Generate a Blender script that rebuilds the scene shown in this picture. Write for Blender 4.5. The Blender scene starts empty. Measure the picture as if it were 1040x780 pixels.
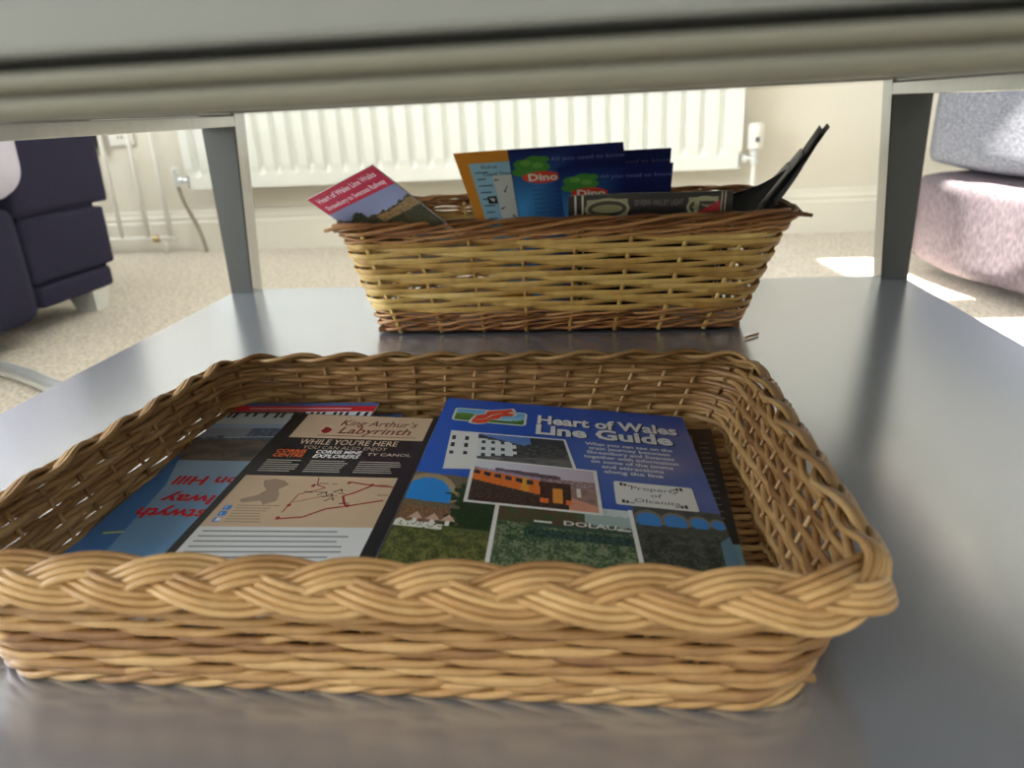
import bpy, bmesh, math, random
from mathutils import Vector, Matrix, noise
random.seed(7)
C = bpy.context.scene.collection
S = bpy.context.scene
PI = math.pi

# ------------------------------------------------------------------ camera, light, exposure
H = 0.2                                  # lens height above the lower shelf of the table
FLOOR = -0.17
cam = bpy.data.cameras.new('camera'); camo = bpy.data.objects.new('camera', cam); C.objects.link(camo)
cam.sensor_width = 36; cam.lens = 750 / 1040 * 36; cam.clip_start = 0.01
d = Vector((87, -285, 750)).normalized()
u = Vector((100, 2004, 750)); u = (u - u.dot(d) * d).normalized()
l = u.cross(d)
R3 = Matrix((l, d, -u))                  # world axes in lens coordinates (x right, y down, z forward)
xa = R3 @ Vector((1, 0, 0)); ya = R3 @ Vector((0, -1, 0)); za = R3 @ Vector((0, 0, -1))
M = Matrix((xa, ya, za)).transposed().to_4x4(); M.translation = Vector((0, 0, H))
camo.matrix_world = M
cam.dof.use_dof = True; cam.dof.focus_distance = 0.45
cam.dof.aperture_fstop = (cam.lens / 1000) / 0.0026
S.camera = camo
S.view_settings.view_transform = 'Standard'; S.view_settings.look = 'None'
S.view_settings.gamma = 1; S.view_settings.use_curve_mapping = False
S.view_settings.exposure = 0.45
w = bpy.data.worlds.new('world'); S.world = w; w.use_nodes = True
w.node_tree.nodes['Background'].inputs[0].default_value = (0.75, 0.87, 1.0, 1)
w.node_tree.nodes['Background'].inputs[1].default_value = 5.0
def lamp(name, kind, loc, direction, energy, col, **k):
    L = bpy.data.lights.new(name, kind); o = bpy.data.objects.new(name, L); C.objects.link(o)
    o.location = loc; o.rotation_euler = Vector(direction).to_track_quat('-Z', 'Y').to_euler()
    L.energy = energy; L.color = col
    for a, v in k.items(): setattr(L, a, v)
    return o
SUN_DIR = (-0.10, 1.0, -0.80)
lamp('sun', 'SUN', (1, -4, 4), SUN_DIR, 50.0, (1.0, 0.93, 0.80), angle=0.009)
lamp('front_fill', 'AREA', (-0.5, -0.92, 1.75), (0, 1, -0.40), 11, (1.0, 0.965, 0.91), shape='RECTANGLE', size=2.2, size_y=0.6)  # soft fill added behind the lens; no window opens in the wall there
lamp('left_fill', 'AREA', (-2.5, 0.3, 0.95), (1, 0.12, -0.15), 88, (0.90, 0.95, 1.0), shape='RECTANGLE', size=2.2, size_y=1.4)  # unseen fill added at the left to brighten under the table
po = lamp('daylight_sun_window', 'AREA', (1.5, -1.12, FLOOR + 2.0), (0, 1, 0), 1, (1, 1, 1), shape='RECTANGLE', size=1.5, size_y=.66)
po.data.cycles.is_portal = True

def ray(px, py): return R3 @ Vector((px - 520, py - 390, 750))
def onz(px, py, z): r = ray(px, py); return Vector((0, 0, H)) + r * ((z - H) / r.z)
def ony(px, py, y): r = ray(px, py); return Vector((0, 0, H)) + r * (y / r.y)

# ------------------------------------------------------------------ materials
def lin(c): return tuple(((x / 255) / 12.92 if x / 255 <= 0.04045 else ((x / 255 + 0.055) / 1.055) ** 2.4) for x in c)
def mat(name, col, rough=0.5, metal=0.0, spec=0.5, noise_scale=0, noise_amt=0.0, bump=0.0, bump_scale=200, stretch=(1, 1, 1), coat=0, bdist=0.001):
    m = bpy.data.materials.new(name); m.use_nodes = True
    nt = m.node_tree; b = nt.nodes['Principled BSDF']
    b.inputs['Base Color'].default_value = (*col, 1); b.inputs['Roughness'].default_value = rough
    b.inputs['Metallic'].default_value = metal; b.inputs['Specular IOR Level'].default_value = spec
    b.inputs['Coat Weight'].default_value = coat
    tc = nt.nodes.new('ShaderNodeTexCoord'); mp = nt.nodes.new('ShaderNodeMapping')
    nt.links.new(tc.outputs['Object'], mp.inputs[0]); mp.inputs['Scale'].default_value = stretch
    if noise_scale:
        n = nt.nodes.new('ShaderNodeTexNoise'); n.inputs['Scale'].default_value = noise_scale; n.inputs['Detail'].default_value = 4
        nt.links.new(mp.outputs[0], n.inputs['Vector'])
        r = nt.nodes.new('ShaderNodeMapRange'); nt.links.new(n.outputs[0], r.inputs[0])
        r.inputs[1].default_value = .3; r.inputs[2].default_value = .7
        r.inputs[3].default_value = 1 - noise_amt; r.inputs[4].default_value = 1 + noise_amt
        v = nt.nodes.new('ShaderNodeVectorMath'); v.operation = 'SCALE'; v.inputs[0].default_value = col
        nt.links.new(r.outputs[0], v.inputs['Scale']); nt.links.new(v.outputs[0], b.inputs['Base Color'])
    if bump:
        n2 = nt.nodes.new('ShaderNodeTexNoise'); n2.inputs['Scale'].default_value = bump_scale; n2.inputs['Detail'].default_value = 3
        nt.links.new(mp.outputs[0], n2.inputs['Vector'])
        bp = nt.nodes.new('ShaderNodeBump'); bp.inputs['Strength'].default_value = bump; bp.inputs['Distance'].default_value = bdist
        nt.links.new(n2.outputs[0], bp.inputs['Height']); nt.links.new(bp.outputs[0], b.inputs['Normal'])
    return m
def wicker(name, c1, c2, c3, rough=0.42):
    m = bpy.data.materials.new(name); m.use_nodes = True
    nt = m.node_tree; b = nt.nodes['Principled BSDF']
    at = nt.nodes.new('ShaderNodeAttribute'); at.attribute_name = 'tint'
    tc = nt.nodes.new('ShaderNodeTexCoord'); n = nt.nodes.new('ShaderNodeTexNoise'); n.inputs['Scale'].default_value = 90; n.inputs['Detail'].default_value = 5
    nt.links.new(tc.outputs['Object'], n.inputs['Vector'])
    a = nt.nodes.new('ShaderNodeMath'); a.operation = 'MULTIPLY_ADD'; nt.links.new(n.outputs[0], a.inputs[0]); a.inputs[1].default_value = .7
    s = nt.nodes.new('ShaderNodeMath'); s.operation = 'SUBTRACT'; nt.links.new(at.outputs['Fac'], s.inputs[0]); s.inputs[1].default_value = .35
    nt.links.new(s.outputs[0], a.inputs[2])
    cr = nt.nodes.new('ShaderNodeValToRGB'); nt.links.new(a.outputs[0], cr.inputs[0])
    e = cr.color_ramp.elements; e[0].position = 0.05; e[0].color = (*c1, 1); e[1].position = 0.95; e[1].color = (*c3, 1)
    k = e.new(0.5); k.color = (*c2, 1)
    nt.links.new(cr.outputs[0], b.inputs['Base Color']); b.inputs['Roughness'].default_value = rough
    n2 = nt.nodes.new('ShaderNodeTexNoise'); n2.inputs['Scale'].default_value = 700
    nt.links.new(tc.outputs['Object'], n2.inputs['Vector'])
    bp = nt.nodes.new('ShaderNodeBump'); bp.inputs['Strength'].default_value = .25; bp.inputs['Distance'].default_value = .0004
    nt.links.new(n2.outputs[0], bp.inputs['Height']); nt.links.new(bp.outputs[0], b.inputs['Normal'])
    return m
M_wall = mat('wall_paint', lin((224, 219, 204)), .7, noise_scale=3, noise_amt=.02, bump=.05)
M_trim = mat('trim_paint', lin((232, 228, 214)), .4, noise_scale=5, noise_amt=.02)
M_ceil = mat('ceiling_paint', lin((235, 233, 228)), .8, noise_scale=3, noise_amt=.02)
M_carpet = mat('carpet_pile', lin((234, 225, 211)), .95, spec=.1, noise_scale=140, noise_amt=.28, bump=1.0, bump_scale=260, bdist=.006)
M_rad = mat('radiator_enamel', lin((238, 240, 232)), .3, noise_scale=4, noise_amt=.01)
M_white = mat('white_plastic', lin((240, 238, 228)), .35, noise_scale=9, noise_amt=.01)
M_chrome = mat('chrome', (.85, .89, .9), .3, .6, noise_scale=30, noise_amt=.04)
M_brass = mat('brass', (.5, .38, .18), .3, 1.0, noise_scale=30, noise_amt=.1)
M_grey = mat('silver_grey_lacquer', lin((186, 192, 204)), .22, .8, spec=.6, noise_scale=6, noise_amt=.02, bump=.02, bump_scale=600)
M_top = mat('grey_table_top', lin((128, 132, 133)), .4, .2, noise_scale=6, noise_amt=.02)
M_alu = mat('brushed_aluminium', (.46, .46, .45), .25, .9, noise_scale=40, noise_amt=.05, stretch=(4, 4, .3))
M_leg_shade = mat('shaded_leg_face', lin((70, 74, 75)), .45, .1, noise_scale=12, noise_amt=.03)
M_edge = mat('champagne_metal_edge', (.15, .15, .122), .5, .3, noise_scale=40, noise_amt=.05, stretch=(.2, 3, 3))
M_black = mat('black_rubber', (.012, .013, .015), .6, noise_scale=40, noise_amt=.2)
M_navy = mat('navy_fabric', lin((52, 51, 72)), .95, spec=.15, noise_scale=500, noise_amt=.25, bump=.5, bump_scale=900)
M_lav = mat('lavender_fabric', lin((222, 220, 238)), .9, spec=.1, noise_scale=400, noise_amt=.08, bump=.3, bump_scale=800)
M_lilac = mat('lilac_grey_chenille', lin((112, 103, 110)), .95, spec=.1, noise_scale=260, noise_amt=.35, bump=.7, bump_scale=500, stretch=(1, 1, .35))
M_slate = mat('slate_grey_linen', lin((128, 131, 141)), .95, spec=.1, noise_scale=260, noise_amt=.35, bump=.7, bump_scale=500, stretch=(1, .5, 1))
M_paper = mat('white_paper', (.8, .8, .77), .6, noise_scale=60, noise_amt=.03)
M_red = mat('red_plastic', (.8, .08, .03), .4, noise_scale=60, noise_amt=.03)
M_lcd = mat('grey_display', (.12, .13, .13), .3, noise_scale=60, noise_amt=.1)
M_w1 = wicker('buff_willow', lin((126, 88, 50)), lin((168, 130, 82)), lin((194, 160, 110)))
M_w2 = wicker('split_yellow_willow', lin((160, 118, 54)), lin((202, 164, 90)), lin((226, 196, 122)), .35)
M_w3 = wicker('brown_willow', lin((110, 66, 32)), lin((160, 108, 60)), lin((192, 146, 92)), .4)
M_print = bpy.data.materials.new('coated_printed_paper'); M_print.use_nodes = True
_b = M_print.node_tree.nodes['Principled BSDF']; _a = M_print.node_tree.nodes.new('ShaderNodeAttribute'); _a.attribute_name = 'Ink'
M_print.node_tree.links.new(_a.outputs['Color'], _b.inputs['Base Color']); _b.inputs['Roughness'].default_value = .3
_b.inputs['Specular IOR Level'].default_value = .35

# ------------------------------------------------------------------ helpers
def tag(o, label=None, cat=None, group=None, kind=None):
    if label: o['label'] = label
    if cat: o['category'] = cat
    if group: o['group'] = group
    if kind: o['kind'] = kind
    return o
def thing(name, loc, label, cat, group=None):
    o = bpy.data.objects.new(name, None); C.objects.link(o); o.location = loc; o.empty_display_size = .02
    return tag(o, label, cat, group)
def link(name, me, m, parent=None, smooth=False):
    ms = m if isinstance(m, (list, tuple)) else [m]
    for k in ms: me.materials.append(k)
    if smooth:
        me.polygons.foreach_set('use_smooth', [True] * len(me.polygons))
    o = bpy.data.objects.new(name, me); C.objects.link(o)
    if parent is not None:                       # mesh data are in world metres: undo the parent's place
        off = Vector((0, 0, 0)); q = parent
        while q is not None: off += q.location; q = q.parent
        me.transform(Matrix.Translation(-off)); o.parent = parent
    return o
def bmobj(name, bm, m, parent=None, smooth=False, autosm=None):
    me = bpy.data.meshes.new(name); bmesh.ops.recalc_face_normals(bm, faces=bm.faces[:]); bm.to_mesh(me); bm.free()
    return link(name, me, m, parent, smooth)
def add_box(bm, x0, x1, y0, y1, z0, z1, bev=0, seg=2):
    r = bmesh.ops.create_cube(bm, size=1)
    vs = r['verts']
    for v in vs: v.co = Vector(((x0 + x1) / 2 + v.co.x * (x1 - x0), (y0 + y1) / 2 + v.co.y * (y1 - y0), (z0 + z1) / 2 + v.co.z * (z1 - z0)))
    if bev:
        es = list({e for v in vs for e in v.link_edges})
        bmesh.ops.bevel(bm, geom=es, offset=bev, segments=seg, affect='EDGES', profile=.5)
def box(name, x0, x1, y0, y1, z0, z1, m, parent=None, bev=0, seg=2, smooth=False):
    bm = bmesh.new(); add_box(bm, x0, x1, y0, y1, z0, z1, bev, seg); return bmobj(name, bm, m, parent, smooth)
def struct(o): o['kind'] = 'structure'; return o
def hexa(bm, a):                                  # eight corners: four below, four above, same turn
    vs = [bm.verts.new(p) for p in a]
    for f in ((0, 1, 2, 3), (7, 6, 5, 4), (0, 4, 5, 1), (1, 5, 6, 2), (2, 6, 7, 3), (3, 7, 4, 0)): bm.faces.new([vs[i] for i in f])
class Tubes:                                      # many swept rods gathered into one mesh
    def __init__(s): s.v = []; s.f = []; s.t = []
    def add(s, pts, rad, n=7, tint=.5, closed=False, flat=None, cap=True):
        """pts: list of Vectors; rad: number or list; flat: list of (dirA, halfA, dirB, halfB) for strap sections"""
        N = len(pts); base = len(s.v)
        tl = tint if isinstance(tint, list) else [tint] * N
        for i, p in enumerate(pts):
            if flat:
                A, ha, B, hb = flat[i]
            else:
                a = pts[(i - 1) % N] if (closed or i > 0) else p
                b = pts[(i + 1) % N] if (closed or i < N - 1) else p
                T = (b - a).normalized(); ref = Vector((0, 0, 1)) if abs(T.z) < .9 else Vector((1, 0, 0))
                A = T.cross(ref).normalized(); B = A.cross(T)
                r = rad[i] if isinstance(rad, list) else rad
                ha = hb = r
            for k in range(n):
                if flat and n == 4:
                    sa, sb = ((1, 1), (-1, 1), (-1, -1), (1, -1))[k]
                else:
                    an = 2 * PI * k / n; sa, sb = math.cos(an), math.sin(an)
                    if flat: sa = math.copysign(abs(sa) ** .6, sa); sb = math.copysign(abs(sb) ** .6, sb)
                s.v.append(p + A * (ha * sa) + B * (hb * sb)); s.t.append(tl[i])
        for i in range(N if closed else N - 1):
            j = (i + 1) % N
            for k in range(n):
                q = (k + 1) % n
                s.f.append((base + i * n + k, base + i * n + q, base + j * n + q, base + j * n + k))
        if cap and not closed:
            s.f.append(tuple(base + k for k in range(n))[::-1]); s.f.append(tuple(base + (N - 1) * n + k for k in range(n)))
    def build(s, name, m, parent=None, smooth=True):
        me = bpy.data.meshes.new(name); me.from_pydata([tuple(v) for v in s.v], [], s.f)
        at = me.attributes.new('tint', 'FLOAT', 'POINT'); at.data.foreach_set('value', s.t)
        return link(name, me, m, parent, smooth)
def tube(name, pts, r, m, parent=None, n=12, closed=False):
    T = Tubes(); T.add([Vector(p) for p in pts], r, n, closed=closed); return T.build(name, m, parent)
def curve_pts(ctrl, n=12):                        # Catmull-Rom
    P = [Vector(c) for c in ctrl]; P = [P[0] * 2 - P[1]] + P + [P[-1] * 2 - P[-2]]; out = []
    for i in range(1, len(P) - 2):
        for k in range(n):
            t = k / n; a, b, c, e = P[i - 1], P[i], P[i + 1], P[i + 2]
            out.append(.5 * ((2 * b) + (c - a) * t + (2 * a - 5 * b + 4 * c - e) * t * t + (3 * b - a - 3 * c + e) * t ** 3))
    out.append(P[-2]); return out
def soft_box(name, x0, x1, y0, y1, z0, z1, r, m, parent=None, bulge=.0, wob=.004, seed=0):
    bm = bmesh.new(); add_box(bm, x0, x1, y0, y1, z0, z1)
    bmesh.ops.subdivide_edges(bm, edges=bm.edges[:], cuts=22, use_grid_fill=True)
    c = Vector(((x0 + x1) / 2, (y0 + y1) / 2, (z0 + z1) / 2)); h = Vector(((x1 - x0) / 2, (y1 - y0) / 2, (z1 - z0) / 2))
    for v in bm.verts:
        q = v.co - c; inner = Vector([max(-(h[i] - r), min(h[i] - r, q[i])) for i in range(3)]); dlt = q - inner
        if dlt.length > 1e-9:
            big = max(abs(dlt.x), abs(dlt.y), abs(dlt.z)); q = inner + dlt.normalized() * (r if big > r * .999 else big)
        f = [1 - (q[i] / h[i]) ** 2 for i in range(3)]
        q.x += math.copysign(bulge, q.x) * max(0, f[1]) * max(0, f[2]) * abs(q.x / h.x)
        q.y += math.copysign(bulge, q.y) * max(0, f[0]) * max(0, f[2]) * abs(q.y / h.y)
        q.z += math.copysign(bulge, q.z) * max(0, f[1]) * max(0, f[0]) * abs(q.z / h.z)
        p = c + q; nz = noise.noise_vector(p * 9 + Vector((seed, 0, 0))) * wob
        v.co = p + nz
    return bmobj(name, bm, m, parent, True)

# ------------------------------------------------------------------ the room
WY = 2.19; XL = -2.6; XR = 2.4; YF = -1.0; ZC = 2.25
def quadobj(name, pts, m):
    bm = bmesh.new(); bm.faces.new([bm.verts.new(p) for p in pts]); me = bpy.data.meshes.new(name); bm.to_mesh(me); bm.free(); return struct(link(name, me, m))
struct(box('floor', XL, XR, YF, WY + .2, FLOOR - .05, FLOOR, M_carpet))
struct(box('ceiling', XL, XR, YF, WY + .2, ZC, ZC + .05, M_ceil))
struct(box('wall_left', XL - .1, XL, YF, WY + .2, FLOOR, ZC, M_wall))
struct(box('wall_right', XR, XR + .1, YF, WY + .2, FLOOR, ZC, M_wall))
wx0, wx1 = 0.80, 2.2; s0, s1 = FLOOR + 1.70, FLOOR + 2.32
bm = bmesh.new()                                  # wall behind the lens, with the high window the sun comes through
add_box(bm, XL, wx0, YF - .1, YF, FLOOR, ZC); add_box(bm, wx1, XR, YF - .1, YF, FLOOR, ZC)
add_box(bm, wx0, wx1, YF - .1, YF, FLOOR, s0); add_box(bm, wx0, wx1, YF - .1, YF, s1, ZC)
struct(bmobj('wall_front', bm, M_wall))
struct(box('window_1', wx0, wx1, YF - .03, YF, FLOOR + 1.84, FLOOR + 1.94, M_trim))
struct(box('wall_back', XL, XR, WY, WY + .12, FLOOR, ZC, M_wall))
sk = bmesh.new()
prof = [(0, -.17), (-.018, -.17), (-.018, -.085), (-.014, -.078), (-.016, -.07), (-.009, -.062), (-.006, -.05), (0, -.048)]
a = [sk.verts.new((XL, WY + p[0], p[1])) for p in prof]; b = [sk.verts.new((XR, WY + p[0], p[1])) for p in prof]
for i in range(len(prof) - 1): sk.faces.new((a[i], b[i], b[i + 1], a[i + 1]))
struct(bmobj('baseboard_back', sk, M_trim))

# ------------------------------------------------------------------ coffee table
TX0, TX1, TY0, TY1 = -.454, .343, .13, .885
table = thing('coffee_table', (-.055, .5, FLOOR), 'grey satin coffee table with metal legs, its lower shelf carrying two wicker baskets', 'table')
box('shelf', TX0, TX1, TY0, .878, -.022, 0, M_grey, table, .0012)
box('tabletop', TX0 - .004, TX1 + .004, TY0 + .001, TY1 + .004, .2120, .242, M_top, table, .0015)
bm = bmesh.new()                                  # two half-round mouldings and a recess along the front edge
prof = []
for zc, hh in ((.2038, .0022), (.2079, .0019)):
    for k in range(9):
        an = -PI / 2 + PI * k / 8; prof.append((TY0 + .0005 - .0022 * math.cos(an), zc + hh * math.sin(an)))
prof += [(TY0 + .012, .2098), (TY0 + .012, .2016)]
a = [bm.verts.new((TX0, p[0], p[1])) for p in prof]; b = [bm.verts.new((TX1, p[0], p[1])) for p in prof]
for i in range(len(prof)): j = (i + 1) % len(prof); bm.faces.new((a[i], b[i], b[j], a[j]))
bm.faces.new(a); bm.faces.new(b[::-1])
o = bmobj('front_moulding', bm, M_edge, table, False); o['label'] = 'ribbed champagne metal edge'
o = box('recess_strip', TX0 + .002, TX1 - .002, TY0 + .006, TY0 + .02, .2098, .2120, M_black, table); o['label'] = 'black recess line'
for sx in (-1, 1):
    xo = TX0 if sx < 0 else TX1
    def xi(z): t = (z - FLOOR) / (.207 - FLOOR); return xo - sx * (.017 + .025 * t)
    for y0, y1 in ((.856, .8845), (.15, .1785)):
        bm = bmesh.new(); lo, hi = FLOOR, .2120
        hexa(bm, [(xo, y0, lo), (xi(lo), y0, lo), (xi(lo), y1, lo), (xo, y1, lo), (xo, y0, hi), (xi(hi), y0, hi), (xi(hi), y1, hi), (xo, y1, hi)])
        bmesh.ops.bevel(bm, geom=bm.edges[:], offset=.0012, segments=2, affect='EDGES')
        bmesh.ops.recalc_face_normals(bm, faces=bm.faces[:])
        for fc in bm.faces: fc.material_index = 1 if fc.normal.x * sx < -.5 else 0  # light and shade put into the colour: inner faces pale, the rest dark
        lg = bmobj('leg', bm, [M_leg_shade, M_alu], table); lg['label'] = 'metal leg with shade painted on as dark grey, its lit inner face pale'
    xr = xi(.207)
    box('side_rail', min(xr, xo), max(xr, xo), .1785, .856, .1945, .2065, M_alu, table, .0008)
    box('top_support', min(xr, xo) + .002, max(xr, xo) - .002, .1785, .856, .2075, .2120, M_alu, table, .0005)
box('back_rail', xi(.2) - .76 + .04, xi(.2), .862, .88, .209, .2120, M_alu, table)

# ------------------------------------------------------------------ radiator
rad = thing('radiator', (-.4, 2.14, .02), 'long white ribbed panel radiator on the cream wall', 'radiator')
rx0, rx1, rz0, rz1, ry = -1.185, .378, .02, .415, 2.10
bm = bmesh.new(); nx = int((rx1 - rx0) / .05); xs = []
zs = [(rz0, 0), (rz0 + .032, 0), (rz0 + .042, .35), (rz0 + .058, 1), (rz1 - .058, 1), (rz1 - .04, .3), (rz1 - .03, 0), (rz1, 0)]
step = (rx1 - rx0 - .04) / nx
cols = [(rx0, 0)]
for i in range(nx):
    x = rx0 + .02 + i * step
    for fx, dp in ((0, 0), (.10, 0), (.26, .011), (.40, .012), (.56, 0), (.9, 0)): cols.append((x + fx * step, dp))
cols.append((rx1, 0))
grid = [[bm.verts.new((x, ry + dp * fz - (0.003 if dp == 0 and fz > .5 else 0), z)) for z, fz in zs] for x, dp in cols]
for i in range(len(grid) - 1):
    for j in range(len(zs) - 1): bm.faces.new((grid[i][j], grid[i + 1][j], grid[i + 1][j + 1], grid[i][j + 1]))
bmobj('front_panel', bm, M_rad, rad)
bm = bmesh.new(); add_box(bm, rx0 + .001, rx1 - .001, ry + .001, ry + .066, rz0 - .001, rz0 + .004)
add_box(bm, rx0, rx0 + .008, ry, ry + .07, rz0, rz1 - .001, .002); add_box(bm, rx1 - .008, rx1, ry, ry + .07, rz0, rz1 - .001, .002)
bmobj('side_cover', bm, M_rad, rad)
box('rear_panel', rx0 + .01, rx1 - .01, ry + .055, ry + .065, rz0, rz1, M_rad, rad, .002)
bm = bmesh.new()
for k in range(60):
    x = rx0 + .01 + k * (rx1 - rx0 - .02) / 60; add_box(bm, x, x + .01, ry + .004, ry + .06, rz1 - .004, rz1)
bmobj('top_grille', bm, M_rad, rad)
box('wall_bracket', -.9, -.86, ry + .065, WY - .001, .1, .35, M_rad, rad); box('wall_bracket', .05, .09, ry + .065, WY - .001, .1, .35, M_rad, rad)
def lathe(name, c, prof, m, parent, axis='z', n=24):
    bm = bmesh.new(); rings = []
    for r, h in prof:
        ring = []
        for k in range(n):
            a_ = 2 * PI * k / n; q = (r * math.cos(a_), r * math.sin(a_), h)
            if axis == 'x': q = (h, q[0], q[1])
            if axis == 'y': q = (q[0], h, q[1])
            ring.append(bm.verts.new((c[0] + q[0], c[1] + q[1], c[2] + q[2])))
        rings.append(ring)
    for i in range(len(rings) - 1):
        for k in range(n): bm.faces.new((rings[i][k], rings[i][(k + 1) % n], rings[i + 1][(k + 1) % n], rings[i + 1][k]))
    bm.faces.new(rings[0][::-1]); bm.faces.new(rings[-1])
    return bmobj(name, bm, m, parent, False)
vx, vy = .413, 2.11
th = lathe('thermostat_head', (vx, vy, .066), [(.014, 0), (.0195, .003), (.0205, .03), (.0205, .055), (.018, .064), (.012, .067)], M_white, rad)
box('display', vx - .004, vx + .007, vy - .0225, vy - .0195, .086, .098, M_lcd, th)
vb = lathe('valve_body', (vx, vy, .028), [(.006, 0), (.010, .001), (.010, .012), (.007, .014), (.007, .024), (.012, .026), (.012, .036), (.009, .038)], M_chrome, rad)
lathe('union_nut', (vx - .038, vy, .044), [(.006, 0), (.006, .006), (.011, .007), (.011, .017), (.006, .018), (.006, .034)], M_chrome, vb, 'x')
tube('pipe', [(vx, vy, .03), (vx, vy, -.05), (vx, vy, FLOOR + .001)], .006, M_white, rad)
lv = lathe('lockshield_valve', (-1.222, 2.11, .028), [(.006, 0), (.009, .002), (.009, .014), (.006, .016), (.006, .03), (.010, .033), (.010, .052), (.007, .056)], M_chrome, rad)
lathe('union_nut', (-1.218, 2.11, .046), [(.006, 0), (.010, .004), (.010, .014), (.006, .016), (.006, .034)], M_chrome, lv, 'x')
tube('pipe', curve_pts([(-1.222, 2.11, .03), (-1.218, 2.12, -.02), (-1.20, 2.135, -.09), (-1.19, 2.14, -.15), (-1.19, 2.14, FLOOR + .001)]), .0055, mat('dull_copper', (.42, .38, .30), .45, .5, noise_scale=20, noise_amt=.1), rad)

# ------------------------------------------------------------------ wall socket, white tube frame, adapter
so = thing('wall_socket', (-1.40, WY, .2), 'white double wall socket above the white tubular frame', 'socket')
box('faceplate', -1.455, -1.375, WY - .010, WY, .146, .232, M_white, so, .004, 3)
box('rocker_switch', -1.44, -1.432, WY - .014, WY - .010, .2, .215, M_white, so, .001)
bm = bmesh.new()
for dx in (-.012, 0, .012): add_box(bm, -1.412 + dx, -1.408 + dx, WY - .0105, WY - .0098, .168, .175)
bmobj('pin_hole', bm, M_black, so)
ad = thing('plug_adapter', (-1.50, 2.16, .18), 'small black plug adapter with a red button beside the navy armchair', 'adapter')
box('casing', -1.53, -1.478, WY - .04, WY, .145, .21, M_black, ad, .004)
box('button', -1.505, -1.49, WY - .043, WY - .04, .115 + .035, .125 + .035, M_red, ad, .002)
fr = thing('tubular_frame', (-1.37, 2.14, FLOOR), 'white tubular metal frame standing against the wall left of the radiator', 'frame')
yy = 2.13
for x in (-1.446, -1.36, -1.288): tube('upright', [(x, yy, -.123), (x, yy, .1), (x, yy, .48)], .0065, M_white, fr)
tube('bottom_bar', [(-1.56, yy, -.123), (-1.4, yy, -.123), (-1.27, yy, -.123)], .0075, M_white, fr)
tube('top_bar', [(-1.56, yy, .48), (-1.27, yy, .48)], .0075, M_white, fr)
tube('upright', [(-1.56, yy, -.123), (-1.56, yy, .48)], .0065, M_white, fr)
for x in (-1.55, -1.31): tube('foot', [(x, yy, -.123), (x, yy, FLOOR + .001)], .005, M_white, fr)
lathe('clamp', (-1.345, yy - .001, -.123), [(.007, 0), (.011, .003), (.011, .017), (.007, .02)], M_brass, fr, 'x')

# ------------------------------------------------------------------ seats
ls = thing('armchair', (-1.5, .8, FLOOR), 'navy blue fabric armchair on a chrome foot, left of the coffee table', 'armchair')
soft_box('arm', -1.95, -1.070, 1.275, 1.565, .0485, .42, .010, M_navy, ls, .004, .003, 1)
soft_box('seat_side', -1.95, -1.066, 1.275, 1.530, -.079, .047, .010, M_navy, ls, .004, .003, 2)
soft_box('lower_panel', -1.95, -1.062, 1.275, 1.505, -.124, -.0795, .010, M_navy, ls, .003, .002, 3)
box('inner_frame', -1.93, -1.078, 1.29, 1.512, -.11, .3, M_navy, ls)
soft_box('seat_cushion', -1.95, -1.03, .35, 1.245, -.138, .084, .035, M_navy, ls, .018, .004, 4)
for y in (1.462, .5):
    bm = bmesh.new(); hexa(bm, [(-1.115, y - .02, FLOOR), (-1.075, y - .02, FLOOR), (-1.075, y + .02, FLOOR), (-1.115, y + .02, FLOOR), (-1.14, y - .03, -.12), (-1.068, y - .03, -.12), (-1.068, y + .03, -.12), (-1.14, y + .03, -.12)])
    bmobj('foot', bm, M_chrome, ls)
bm = bmesh.new(); add_box(bm, -1.9, -1.86, .5, .54, FLOOR, -.12); bmobj('foot', bm, M_chrome, ls)
pl = soft_box('cushion', -1.42, -1.004, 1.06, 1.268, .094, .38, .05, M_lav, None, .02, .004, 6)
tag(pl, 'pale lavender scatter cushion resting on the navy armchair', 'cushion')
rs = thing('sofa', (1.2, 1.0, FLOOR), 'grey-lilac fabric sofa at the right, partly in sunlight', 'sofa')
soft_box('base_cushion', .664, 1.7, .25, 1.69, -.145, .038, .028, M_lilac, rs, .006, .005, 11)
def bend(o_):                                     # the sofa front turns away from the table towards the near end
    for v in o_.data.vertices:
        y = v.co.y + o_.parent.location.y; e_ = 1.47 - y
        v.co.x += .30 * (math.sqrt(e_ * e_ + .0016) + e_) / 2
    return o_
bend(rs.children[0])
o = soft_box('seat_cushion', .676, 1.7, .25, 1.70, .046, .36, .03, M_slate, rs, .008, .004, 12); o['label'] = 'slate grey linen cushion'; bend(o)
box('foot', 1.3, 1.35, .4, .45, FLOOR, -.12, M_chrome, rs, .003); box('foot', .8, .85, 1.45, 1.5, FLOOR, -.12, M_chrome, rs, .003)
box('foot', 1.55, 1.6, 1.45, 1.5, FLOOR, -.12, M_chrome, rs, .003)
ct = tube('chrome_base', curve_pts([(-1.55, 1.25, FLOOR + .0125), (-1.25, 1.13, FLOOR + .0125), (-.97, 1.035, FLOOR + .0125), (-.82, .955, FLOOR + .0125), (-.70, .87, FLOOR + .0125), (-.62, .74, FLOOR + .0125), (-.60, .6, FLOOR + .0125)], 8), .0122, M_chrome, n=16)
tag(ct, 'bent chrome tube base lying on the carpet left of the coffee table', 'chair base')

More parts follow.
